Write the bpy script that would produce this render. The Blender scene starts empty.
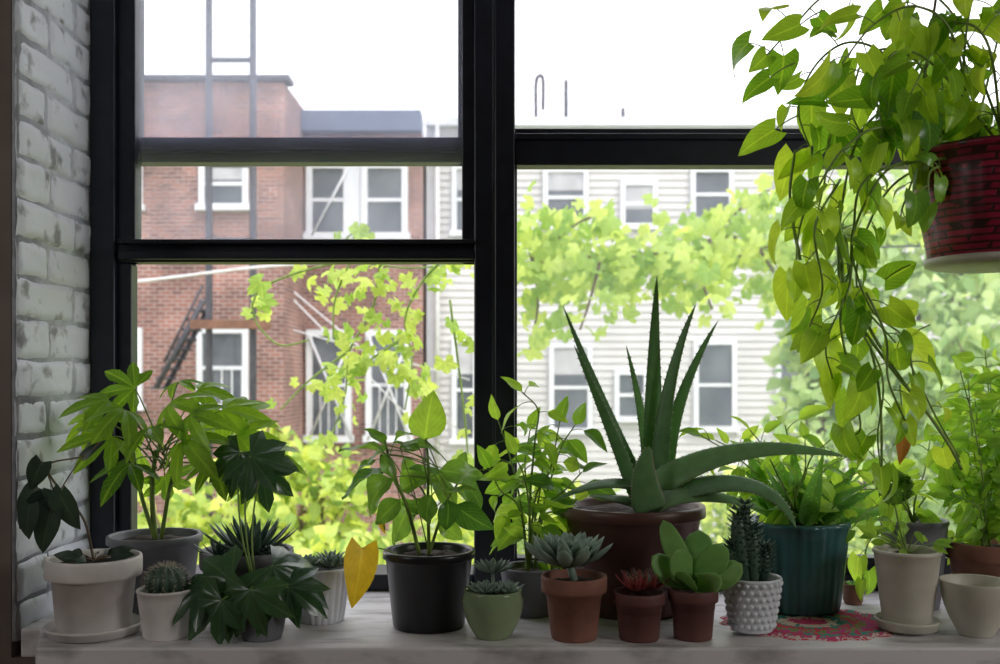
import bpy, math, random
from mathutils import Vector, Matrix
R = random.Random(7)
pi = math.pi
SZ = 0.8            # sill top height
CZ = 1.18           # eye height
def W(x, y, d):     # image pixel x, y + estimated distance -> metres
    return Vector(((x-500)*d/1000, d, CZ-(y-380)*d/1000))
def XX(x, d): return (x-500)*d/1000
def ZZ(y, d): return CZ-(y-380)*d/1000
def u(a, b): return R.uniform(a, b)
def rv(s=1): return Vector((u(-s, s), u(-s, s), u(-s, s)))

# ------------------------------------------------------------------ builder
class MB:
    def __init__(s): s.v=[]; s.f=[]; s.uv=[]; s.m=[]
    def add(s, vs, fs, uvs=None, mi=0):
        o=len(s.v); s.v+=[Vector(p) for p in vs]
        for f in fs: s.f.append([i+o for i in f]); s.m.append(mi)
        s.uv += uvs if uvs else [(0.5,0)]*len(vs)
    def obj(s, name, mats, parent=None, smooth=True):
        off = parent.location if parent else Vector((0,0,0))
        me=bpy.data.meshes.new(name)
        me.from_pydata([tuple(p-off) for p in s.v], [], s.f)
        if not isinstance(mats,(list,tuple)): mats=[mats]
        for m in mats: me.materials.append(m)
        uvl=me.uv_layers.new(name='UVMap')
        li=[l.vertex_index for l in me.loops]
        flat=[]
        for i in li: flat+= [s.uv[i][0], s.uv[i][1]]
        uvl.data.foreach_set('uv', flat)
        me.polygons.foreach_set('material_index', s.m)
        me.polygons.foreach_set('use_smooth', [smooth]*len(me.polygons))
        me.update()
        ob=bpy.data.objects.new(name, me)
        bpy.context.scene.collection.objects.link(ob)
        if parent: ob.parent=parent
        return ob
    def box(s, x0,x1,y0,y1,z0,z1, mi=0):
        vs=[(x0,y0,z0),(x1,y0,z0),(x1,y1,z0),(x0,y1,z0),(x0,y0,z1),(x1,y0,z1),(x1,y1,z1),(x0,y1,z1)]
        s.add(vs,[(0,3,2,1),(4,5,6,7),(0,1,5,4),(1,2,6,5),(2,3,7,6),(3,0,4,7)],None,mi)
def root(name, loc):
    e=bpy.data.objects.new(name,None); e.location=loc; e.empty_display_size=0.05
    bpy.context.scene.collection.objects.link(e); return e
def bevel(ob, w=0.003, n=2):
    m=ob.modifiers.new('bev','BEVEL'); m.width=w; m.segments=n; m.limit_method='ANGLE'; return ob

# ------------------------------------------------------------------ materials
def newmat(name):
    m=bpy.data.materials.new(name); m.use_nodes=True
    nt=m.node_tree; return m, nt, nt.nodes, nt.links, nt.nodes['Principled BSDF']
def ramp(N, c1, c2, p1=0.0, p2=1.0):
    r=N.new('ShaderNodeValToRGB'); r.color_ramp.elements[0].color=(*c1,1); r.color_ramp.elements[1].color=(*c2,1)
    r.color_ramp.elements[0].position=p1; r.color_ramp.elements[1].position=p2; return r
def noise_mat(name, c1, c2, scale=20, rough=0.6, bump=0.2, p1=0.3, p2=0.7, metal=0, dist=0.002, spec=0.5, stretch=None):
    m,nt,N,L,P=newmat(name)
    tc=N.new('ShaderNodeTexCoord'); nz=N.new('ShaderNodeTexNoise'); nz.inputs['Scale'].default_value=scale; nz.inputs['Detail'].default_value=8
    if stretch:
        mp=N.new('ShaderNodeMapping'); mp.inputs['Scale'].default_value=stretch; L.new(tc.outputs['Object'],mp.inputs['Vector']); L.new(mp.outputs['Vector'],nz.inputs['Vector'])
    else: L.new(tc.outputs['Object'],nz.inputs['Vector'])
    r=ramp(N,c1,c2,p1,p2); L.new(nz.outputs['Fac'],r.inputs['Fac']); L.new(r.outputs['Color'],P.inputs['Base Color'])
    P.inputs['Roughness'].default_value=rough; P.inputs['Metallic'].default_value=metal
    P.inputs['Specular IOR Level'].default_value=spec
    b=N.new('ShaderNodeBump'); b.inputs['Strength'].default_value=bump; b.inputs['Distance'].default_value=dist
    L.new(nz.outputs['Fac'],b.inputs['Height']); L.new(b.outputs['Normal'],P.inputs['Normal'])
    return m
def leaf_mat(name, c1, c2, trans=0.4, tcol=None, rough=0.4, vein=0.35, spec=0.4, spots=0):
    m,nt,N,L,P=newmat(name)
    g=N.new('ShaderNodeNewGeometry'); r=ramp(N,c1,c2); L.new(g.outputs['Random Per Island'],r.inputs['Fac'])
    tc=N.new('ShaderNodeTexCoord'); nz=N.new('ShaderNodeTexNoise'); nz.inputs['Scale'].default_value=60; L.new(tc.outputs['Object'],nz.inputs['Vector'])
    mv=N.new('ShaderNodeMapRange'); mv.inputs['To Min'].default_value=0.75; mv.inputs['To Max'].default_value=1.25; L.new(nz.outputs['Fac'],mv.inputs['Value'])
    mul=N.new('ShaderNodeVectorMath'); mul.operation='SCALE'; L.new(r.outputs['Color'],mul.inputs[0]); L.new(mv.outputs['Result'],mul.inputs['Scale'])
    uvn=N.new('ShaderNodeUVMap'); sx=N.new('ShaderNodeSeparateXYZ'); L.new(uvn.outputs['UV'],sx.inputs[0])
    a=N.new('ShaderNodeMath'); a.operation='SUBTRACT'; a.inputs[1].default_value=0.5; L.new(sx.outputs['X'],a.inputs[0])
    b=N.new('ShaderNodeMath'); b.operation='ABSOLUTE'; L.new(a.outputs[0],b.inputs[0])
    s1=N.new('ShaderNodeMath'); s1.operation='MULTIPLY_ADD'; s1.inputs[1].default_value=-0.9; L.new(b.outputs[0],s1.inputs[0]); L.new(sx.outputs['Y'],s1.inputs[2])
    s2=N.new('ShaderNodeMath'); s2.operation='MULTIPLY'; s2.inputs[1].default_value=44; L.new(s1.outputs[0],s2.inputs[0])
    s3=N.new('ShaderNodeMath'); s3.operation='SINE'; L.new(s2.outputs[0],s3.inputs[0])
    s4=N.new('ShaderNodeMapRange'); s4.inputs['From Min'].default_value=0.8; s4.inputs['To Max'].default_value=vein*0.5; L.new(s3.outputs[0],s4.inputs['Value'])
    c=N.new('ShaderNodeMapRange'); c.inputs['From Min'].default_value=0.015; c.inputs['From Max'].default_value=0.05
    c.inputs['To Min'].default_value=vein; c.inputs['To Max'].default_value=0; L.new(b.outputs[0],c.inputs['Value'])
    ad=N.new('ShaderNodeMath'); ad.operation='MAXIMUM'; L.new(c.outputs['Result'],ad.inputs[0]); L.new(s4.outputs['Result'],ad.inputs[1])
    if spots:
        vo=N.new('ShaderNodeTexVoronoi'); vo.inputs['Scale'].default_value=150; L.new(tc.outputs['Object'],vo.inputs['Vector'])
        vm=N.new('ShaderNodeMapRange'); vm.inputs['From Min'].default_value=.2; vm.inputs['From Max'].default_value=.3; vm.inputs['To Min'].default_value=spots; vm.inputs['To Max'].default_value=0; L.new(vo.outputs['Distance'],vm.inputs['Value'])
        a2=N.new('ShaderNodeMath'); a2.operation='MAXIMUM'; L.new(ad.outputs[0],a2.inputs[0]); L.new(vm.outputs[0],a2.inputs[1]); ad=a2
    mx=N.new('ShaderNodeMix'); mx.data_type='RGBA'; L.new(ad.outputs[0],mx.inputs['Factor']); L.new(mul.outputs[0],mx.inputs['A'])
    mx.inputs['B'].default_value=(min(1,c2[0]*1.6+.05),min(1,c2[1]*1.4+.06),min(1,c2[2]*1.4+.03),1)
    L.new(mx.outputs['Result'],P.inputs['Base Color']); P.inputs['Roughness'].default_value=rough
    P.inputs['Specular IOR Level'].default_value=spec
    bp=N.new('ShaderNodeBump'); bp.inputs['Strength'].default_value=0.25; bp.inputs['Distance'].default_value=0.001
    L.new(ad.outputs[0],bp.inputs['Height']); L.new(bp.outputs['Normal'],P.inputs['Normal'])
    if trans>0:
        t=N.new('ShaderNodeBsdfTranslucent')
        tm=N.new('ShaderNodeMix'); tm.data_type='RGBA'; tm.blend_type='MULTIPLY'; tm.inputs['Factor'].default_value=1
        L.new(mx.outputs['Result'],tm.inputs['A']); tm.inputs['B'].default_value=(*(tcol or (2.2,2.0,0.9)),1)
        L.new(tm.outputs['Result'],t.inputs['Color'])
        ms=N.new('ShaderNodeMixShader'); ms.inputs['Fac'].default_value=trans
        L.new(P.outputs[0],ms.inputs[1]); L.new(t.outputs[0],ms.inputs[2]); L.new(ms.outputs[0],N['Material Output'].inputs['Surface'])
    return m
def brick_mat(name, c1, c2, mortar, bw=0.21, bh=0.075, ms=0.012, rough=0.85):
    m,nt,N,L,P=newmat(name)
    tc=N.new('ShaderNodeTexCoord'); sp=N.new('ShaderNodeSeparateXYZ'); L.new(tc.outputs['Object'],sp.inputs[0])
    ad=N.new('ShaderNodeMath'); ad.operation='ADD'; L.new(sp.outputs['X'],ad.inputs[0]); L.new(sp.outputs['Y'],ad.inputs[1])
    cb=N.new('ShaderNodeCombineXYZ'); L.new(ad.outputs[0],cb.inputs['X']); L.new(sp.outputs['Z'],cb.inputs['Y'])
    br=N.new('ShaderNodeTexBrick'); L.new(cb.outputs[0],br.inputs['Vector'])
    br.inputs['Color1'].default_value=(*c1,1); br.inputs['Color2'].default_value=(*c2,1); br.inputs['Mortar'].default_value=(*mortar,1)
    br.inputs['Scale'].default_value=1; br.inputs['Brick Width'].default_value=bw; br.inputs['Row Height'].default_value=bh; br.inputs['Mortar Size'].default_value=ms
    nz=N.new('ShaderNodeTexNoise'); nz.inputs['Scale'].default_value=1.3; nz.inputs['Detail'].default_value=6; L.new(tc.outputs['Object'],nz.inputs['Vector'])
    mv=N.new('ShaderNodeMapRange'); mv.inputs['From Min'].default_value=.3; mv.inputs['From Max'].default_value=.7; mv.inputs['To Min'].default_value=0.65; mv.inputs['To Max'].default_value=1.3; L.new(nz.outputs['Fac'],mv.inputs['Value'])
    mul=N.new('ShaderNodeVectorMath'); mul.operation='SCALE'; L.new(br.outputs['Color'],mul.inputs[0]); L.new(mv.outputs['Result'],mul.inputs['Scale'])
    L.new(mul.outputs[0],P.inputs['Base Color']); P.inputs['Roughness'].default_value=rough
    b=N.new('ShaderNodeBump'); b.inputs['Strength'].default_value=0.5; b.inputs['Distance'].default_value=0.01; b.invert=True
    L.new(br.outputs['Fac'],b.inputs['Height']); L.new(b.outputs['Normal'],P.inputs['Normal'])
    return m
def glass_mat(name, dirt=0.1, tint=(1,1,1), scale=5):
    m,nt,N,L,P=newmat(name); N.remove(P)
    tr=N.new('ShaderNodeBsdfTransparent'); tr.inputs['Color'].default_value=(*tint,1)
    gl=N.new('ShaderNodeBsdfGlossy'); gl.inputs['Roughness'].default_value=0.02
    tl=N.new('ShaderNodeBsdfTranslucent'); tl.inputs['Color'].default_value=(.72,.76,1,1)
    fr=N.new('ShaderNodeMixShader'); fr.inputs['Fac'].default_value=0.03; L.new(tr.outputs[0],fr.inputs[1]); L.new(gl.outputs[0],fr.inputs[2])
    tc=N.new('ShaderNodeTexCoord'); nz=N.new('ShaderNodeTexNoise'); nz.inputs['Scale'].default_value=scale; nz.inputs['Detail'].default_value=8; L.new(tc.outputs['Object'],nz.inputs['Vector'])
    mr=N.new('ShaderNodeMapRange'); mr.inputs['From Min'].default_value=.3; mr.inputs['From Max'].default_value=.75; mr.inputs['To Min'].default_value=dirt*0.6; mr.inputs['To Max'].default_value=dirt*1.4; L.new(nz.outputs['Fac'],mr.inputs['Value'])
    vo=N.new('ShaderNodeTexVoronoi'); vo.inputs['Scale'].default_value=70; L.new(tc.outputs['Object'],vo.inputs['Vector'])
    vm=N.new('ShaderNodeMapRange'); vm.inputs['From Min'].default_value=0.06; vm.inputs['From Max'].default_value=0.12; vm.inputs['To Min'].default_value=dirt*2; vm.inputs['To Max'].default_value=0; L.new(vo.outputs['Distance'],vm.inputs['Value'])
    ad=N.new('ShaderNodeMath'); ad.operation='ADD'; L.new(mr.outputs[0],ad.inputs[0]); L.new(vm.outputs[0],ad.inputs[1])
    mx=N.new('ShaderNodeMixShader'); L.new(ad.outputs[0],mx.inputs['Fac']); L.new(fr.outputs[0],mx.inputs[1]); L.new(tl.outputs[0],mx.inputs[2])
    L.new(mx.outputs[0],N['Material Output'].inputs['Surface']); return m

M={}
M['frame']=noise_mat('black_painted_metal',(.008,.010,.020),(.014,.017,.032),30,.40,.1)
M['sill']=noise_mat('worn_white_paint',(.33,.31,.31),(.68,.66,.67),9,.5,.5,.30,.52,dist=.003,stretch=(1.2,3.5,3))
M['pbrick']=noise_mat('white_painted_brick',(.22,.22,.23),(.62,.645,.70),24,.5,.8,.33,.45,dist=.004)
M['pmortar']=noise_mat('painted_mortar',(.32,.34,.37),(.55,.58,.63),40,.7,.8)
M['wallin']=noise_mat('brown_wall_paint',(.13,.10,.085),(.19,.155,.135),8,.8,.3)
M['plaster']=noise_mat('plaster',(.45,.43,.40),(.52,.5,.47),6,.8,.2)
M['wood']=noise_mat('floor_wood',(.16,.09,.05),(.25,.15,.08),5,.5,.2)
M['dirty']=glass_mat('dusty_glass',.075)
M['clear']=glass_mat('clear_glass',.045)
M['brick']=brick_mat('red_brick',(.29,.125,.095),(.15,.068,.06),(.34,.27,.25))
M['siding']=noise_mat('cream_siding',(.50,.49,.485),(.58,.57,.56),1.2,.6,.05)
M['white']=noise_mat('white_trim_paint',(.60,.62,.66),(.70,.71,.74),3,.5,.05)
M['cornice']=noise_mat('blue_cornice',(.08,.10,.16),(.12,.15,.22),3,.6,.1)
M['iron']=noise_mat('dark_iron',(.04,.04,.055),(.07,.07,.08),12,.6,.2)
M['rust']=noise_mat('rusty_wood',(.12,.06,.04),(.22,.11,.07),6,.8,.2)
M['pane']=noise_mat('dark_window_pane',(.06,.07,.085),(.15,.165,.18),1.5,.15,.0)
M['curtain']=noise_mat('curtain',(.35,.35,.37),(.5,.5,.52),3,.8,.2)
M['grass']=noise_mat('garden_ground',(.16,.22,.05),(.38,.42,.16),1.5,.9,.3)
M['soil']=noise_mat('potting_soil',(.012,.009,.007),(.06,.042,.03),80,.95,1,dist=.006)
M['terra']=noise_mat('terracotta',(.18,.07,.045),(.29,.13,.09),25,.75,.15)
M['terrad']=noise_mat('dark_terracotta',(.10,.036,.032),(.16,.06,.05),25,.6,.15)
M['brownpl']=noise_mat('brown_plastic',(.10,.042,.035),(.145,.063,.053),15,.42,.05)
M['whitepot']=noise_mat('white_ceramic',(.58,.54,.52),(.80,.76,.74),18,.55,.1)
M['cream']=noise_mat('cream_glaze',(.46,.43,.36),(.62,.59,.50),14,.4,.08)
M['black']=noise_mat('black_plastic',(.008,.008,.01),(.016,.016,.02),20,.3,.03)
M['grey']=noise_mat('grey_pot',(.10,.105,.12),(.19,.19,.21),15,.5,.1)
M['celadon']=noise_mat('celadon_glaze',(.19,.27,.15),(.31,.40,.22),12,.15,.05)
M['teal']=noise_mat('teal_glaze',(.035,.12,.12),(.055,.18,.175),10,.2,.05)
M['milk']=noise_mat('milk_glass',(.62,.65,.70),(.75,.77,.82),10,.25,.02)
M['stem']=noise_mat('green_stem',(.14,.24,.04),(.26,.38,.08),30,.5,.1)
M['bark']=noise_mat('woody_stem',(.09,.06,.035),(.18,.13,.08),30,.8,.3)
M['fatsia']=leaf_mat('fatsia_leaf',(.06,.16,.022),(.24,.43,.05),.52,(2.3,2.0,.8),rough=.3)
M['darkleaf']=leaf_mat('dark_leaf',(.02,.065,.03),(.055,.125,.05),.2,rough=.25,spec=.6)
M['purple']=leaf_mat('purple_green_leaf',(.02,.038,.03),(.04,.07,.05),.12,rough=.35)
M['mid']=leaf_mat('mid_green_leaf',(.06,.17,.035),(.20,.38,.07),.48,rough=.28,spec=.6)
M['light']=leaf_mat('light_green_leaf',(.14,.32,.04),(.34,.54,.09),.52,(2.3,2.0,.9))
M['pothos']=leaf_mat('pothos_leaf',(.10,.26,.025),(.36,.52,.07),.58,(2.2,2.0,.8),rough=.3)
M['yellow']=leaf_mat('yellow_leaf',(.75,.48,.02),(.85,.6,.04),.35,(1.3,1.2,.6))
M['brownleaf']=leaf_mat('dry_leaf',(.35,.15,.03),(.45,.22,.05),.3,(1.3,1.1,.6))
M['grape']=leaf_mat('grape_leaf',(.22,.40,.08),(.58,.70,.20),.48,(1.45,1.35,.8),.6)
M['bush']=leaf_mat('bush_leaf',(.16,.30,.06),(.66,.74,.20),.42,(1.5,1.4,.8),.6,.2)
M['tree']=leaf_mat('tree_leaf',(.22,.38,.14),(.58,.70,.33),.42,(1.5,1.4,1.0),.6,.2)
M['aloe']=leaf_mat('aloe_flesh',(.13,.27,.12),(.23,.39,.18),.25,rough=.35,vein=0)
M['spot']=leaf_mat('spotted_leaf',(.06,.19,.05),(.15,.35,.08),.35,rough=.3,spots=.6)
M['echev']=leaf_mat('echeveria_flesh',(.18,.26,.21),(.29,.38,.30),.05,rough=.5,vein=0)
M['spike']=leaf_mat('dark_rosette_flesh',(.035,.075,.055),(.09,.15,.10),.05,rough=.4,vein=0)
M['jade']=leaf_mat('paddle_flesh',(.18,.37,.11),(.32,.52,.18),.25,rough=.4,vein=0)
M['red']=leaf_mat('red_flesh',(.28,.04,.06),(.42,.12,.09),.1,vein=0)
M['spine']=noise_mat('spines',(.45,.4,.3),(.6,.5,.4),30,.6,0)
M['redbasket']=brick_mat('woven_red_basket',(.38,.015,.055),(.20,.01,.035),(.05,.01,.012),.018,.009,.0015,.35)
M['wire']=noise_mat('pale_wire',(.5,.5,.5),(.65,.65,.65),10,.5,0)
M['cord']=noise_mat('cord',(.1,.08,.06),(.2,.16,.12),30,.8,.2)
m,nt,N,L,P=newmat('crochet_yarn'); uvn=N.new('ShaderNodeUVMap'); sx=N.new('ShaderNodeSeparateXYZ'); L.new(uvn.outputs['UV'],sx.inputs[0])
r=ramp(N,(.5,.04,.12),(.50,.05,.07)); r.color_ramp.interpolation='CONSTANT'
for p,c in ((.2,(.6,.5,.4)),(.32,(.05,.25,.2)),(.45,(.55,.04,.08)),(.55,(.12,.3,.06)),(.62,(.5,.05,.22)),(.70,(.5,.04,.10)),(.80,(.05,.28,.22)),(.88,(.55,.05,.15)),(.95,(.6,.5,.45))):
    e=r.color_ramp.elements.new(p); e.color=(*c,1)
tc=N.new('ShaderNodeTexCoord'); ck=N.new('ShaderNodeTexNoise'); ck.inputs['Scale'].default_value=120; L.new(tc.outputs['Object'],ck.inputs['Vector'])
sm=N.new('ShaderNodeMath'); sm.operation='MULTIPLY_ADD'; sm.inputs[1].default_value=.4; L.new(ck.outputs['Fac'],sm.inputs[0]); L.new(sx.outputs['Y'],sm.inputs[2])
s2=N.new('ShaderNodeMath'); s2.operation='SUBTRACT'; s2.inputs[1].default_value=.2; L.new(sm.outputs[0],s2.inputs[0])
L.new(s2.outputs[0],r.inputs['Fac']); L.new(r.outputs['Color'],P.inputs['Base Color']); P.inputs['Roughness'].default_value=.9
M['crochet']=m

# ------------------------------------------------------------------ plant parts
def frame(d, n):
    d=d.normalized(); x=d.cross(n)
    if x.length<1e-4: x=d.cross(Vector((.3,1,.2)))
    x.normalize(); z=x.cross(d).normalized(); return x,d,z
PROF={
 'ovate':lambda t: (math.sin(pi*min(1,t**.72))**.85)*(1-.25*t) if 0<t<1 else 0,
 'heart':lambda t: (math.sin(pi*min(1,(t*.93+.07)**.55))**.8) if t<1 else 0,
 'lance':lambda t: math.sin(pi*t**.6)**1.1*(1-.3*t) if 0<t<1 else 0,
}
def leaf(B, base, d, n, L, w, shape='ovate', curl=.3, fold=.25, wav=.04, ns=8, nc=2, mi=0):
    x,y,z=frame(d,n); pr=PROF[shape]; vs=[];uvs=[];fs=[]
    ph=u(0,6); cols=2*nc+1; py=0;pz=0;ang=curl*.3; bend=u(-.12,.12)
    for i in range(ns+1):
        t=i/ns; wd=pr(t)*w/2
        if i: 
            a=ang-curl*2*t; py+=math.cos(a)*L/ns; pz+=math.sin(a)*L/ns
        for j in range(cols):
            s=(j-nc)/nc
            back=-.16*L*abs(s)*(1-t)**4 if shape=='heart' else 0
            zz=pz+abs(s)*wd*fold+wav*w*math.sin(ph+t*9+s*3)*abs(s)
            vs.append(base+x*(s*wd+bend*L*t*t)+y*(py+back)+z*zz); uvs.append((.5+s*.5,t))
    for i in range(ns):
        for j in range(cols-1):
            a=i*cols+j; fs.append((a,a+1,a+cols+1,a+cols))
    B.add(vs,fs,uvs,mi)
def lobed(B, c, d, n, Rr, nl=7, spread=2.5, notch=.35, droop=.5, mi=0, sh=.62, wd=.34):
    x,y,z=frame(d,n); step=2*spread/nl; pts=[]
    for k in range(nl):
        a=-spread+step*(k+.5); Lk=Rr*(1-.38*(abs(a)/spread)**1.5)*u(.9,1.08)
        pts+=[(a-step*.5,notch*Rr,0.0),(a-step*wd,sh*Lk,.22),(a-step*wd*.45,.86*Lk,.38),(a,Lk,.5),(a+step*wd*.45,.86*Lk,.62),(a+step*wd,sh*Lk,.78)]
    pts.append((spread,notch*Rr,1.0)); n_=len(pts); vs=[c.copy()];uvs=[(.5,0)];fs=[]
    tw=u(.8,1.2)*droop
    for fr in (.4,.75,1):
        for (a,r_,p) in pts:
            rr=min(r_,max(notch*Rr*1.15,r_*.75))*fr if fr<.5 else r_*fr
            zz=-tw*rr*rr/Rr + (.12*Rr*(abs(p-.5)*2)*(rr/Rr))
            vs.append(c+x*(math.sin(a)*rr)+y*(math.cos(a)*rr)+z*zz); uvs.append((p,rr/Rr))
    for i in range(n_-1):
        fs.append((0,1+i,2+i))
        for q in range(2):
            o=1+q*n_; fs.append((o+i,o+n_+i,o+n_+i+1,o+i+1))
    B.add(vs,fs,uvs,mi)
def catmull(P,k=6):
    Q=[P[0]*2-P[1]]+list(P)+[P[-1]*2-P[-2]]; out=[]
    for i in range(1,len(Q)-2):
        for j in range(k):
            t=j/k; a,b,c,d=Q[i-1],Q[i],Q[i+1],Q[i+2]
            out.append(.5*((2*b)+(c-a)*t+(2*a-5*b+4*c-d)*t*t+(3*b-a-3*c+d)*t**3))
    out.append(P[-1].copy()); return out
def tube(B, pts, r0, r1, n=6, mi=0):
    vs=[];fs=[];m=len(pts); ref=Vector((.21,.93,.3))
    for i,p in enumerate(pts):
        d=(pts[min(i+1,m-1)]-pts[max(i-1,0)]); x,y,z=frame(d,ref); r=r0+(r1-r0)*i/(m-1)
        for k in range(n):
            a=2*pi*k/n; vs.append(p+x*(math.cos(a)*r)+z*(math.sin(a)*r))
    for i in range(m-1):
        for k in range(n):
            fs.append((i*n+k,i*n+(k+1)%n,(i+1)*n+(k+1)%n,(i+1)*n+k))
    fs.append(tuple(range(n))[::-1]); fs.append(tuple((m-1)*n+k for k in range(n)))
    B.add(vs,fs,None,mi)
def fleshy(B, pts, n, w, th, prof, mi=0, cs=10, concave=.5, teeth=0, tmi=0):
    m=len(pts); vs=[];fs=[]; uvs=[]
    for i,p in enumerate(pts):
        t=i/(m-1); d=(pts[min(i+1,m-1)]-pts[max(i-1,0)]); x,y,z=frame(d,n)
        ww=max(prof(t),.02)*w/2; tt=max(prof(t),.03)*th/2
        for k in range(cs):
            a=2*pi*k/cs; s=math.sin(a); zz=s*tt
            if s>0: zz=s*tt*(1-2*concave)
            vs.append(p+x*(math.cos(a)*ww)+z*(zz+abs(math.cos(a))*tt*concave)); uvs.append((.9,t))
        if teeth and 0<i<m-2:
            for sg in (-1,1):
                b=p+x*(sg*ww*.97)+z*(tt*concave); q=teeth
                B.add([b-y*q*.5,b+y*q*.5,b+z*q*.3,b+x*(sg*q)+y*q*.4],[(0,1,3),(1,2,3),(2,0,3)],None,tmi)
    for i in range(m-1):
        for k in range(cs):
            fs.append((i*cs+k,i*cs+(k+1)%cs,(i+1)*cs+(k+1)%cs,(i+1)*cs+k))
    fs.append(tuple(range(cs))[::-1]); fs.append(tuple((m-1)*cs+k for k in range(cs)))
    B.add(vs,fs,uvs,mi)
def bez(a,b,c,n=10):
    return [a*(1-t)**2+b*2*t*(1-t)+c*t*t for t in [i/n for i in range(n+1)]]
def rosette(B, c, r, rings=4, per=8, w=.4, th=.16, up=Vector((0,0,1)), tip=.25, mi=0, hgt=.6, sharp=False):
    if sharp: prof=lambda t:(1-t)**.75*(.7+.6*t)
    else: prof=lambda t:(.45+.9*t)*(1 if t<.66 else ((1-t)/.34)**.62)
    for k in range(rings):
        f=(k+1)/rings; nl=max(3,int(per*(.5+.5*f)))
        el=math.radians(82-67*f)
        for j in range(nl):
            a=2*pi*(j/nl)+k*2.4+u(-.1,.1); h=Vector((math.cos(a),math.sin(a),0))
            L=r*(.45+.55*f)*u(.92,1.06); d=h*math.cos(el)+Vector((0,0,1))*math.sin(el)
            b=c+h*r*.06*f; e=b+d*L+Vector((0,0,1))*L*tip*(.3+.5*f); mid=b+d*L*.55-Vector((0,0,1))*L*.04
            nrm=(Vector((0,0,1))*math.cos(el)-h*math.sin(el))
            fleshy(B,bez(b,mid,e,9),nrm,r*w*(.5+.5*f),r*th,prof,mi,8,.25)
def lathe(B, cx, cy, z0, prof, seg=56, mod=None, mi=0):
    vs=[];fs=[];n=len(prof)
    for i,(r_,z) in enumerate(prof):
        for k in range(seg):
            a=2*pi*k/seg; rr=r_*(mod(a,z,i) if mod else 1)
            vs.append((cx+rr*math.cos(a),cy+rr*math.sin(a),z0+z))
    for i in range(n-1):
        for k in range(seg):
            fs.append((i*seg+k,i*seg+(k+1)%seg,(i+1)*seg+(k+1)%seg,(i+1)*seg+k))
    fs.append(tuple(range(seg))[::-1]); fs.append(tuple((n-1)*seg+k for k in range(seg)))
    B.add(vs,fs,None,mi)
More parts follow.
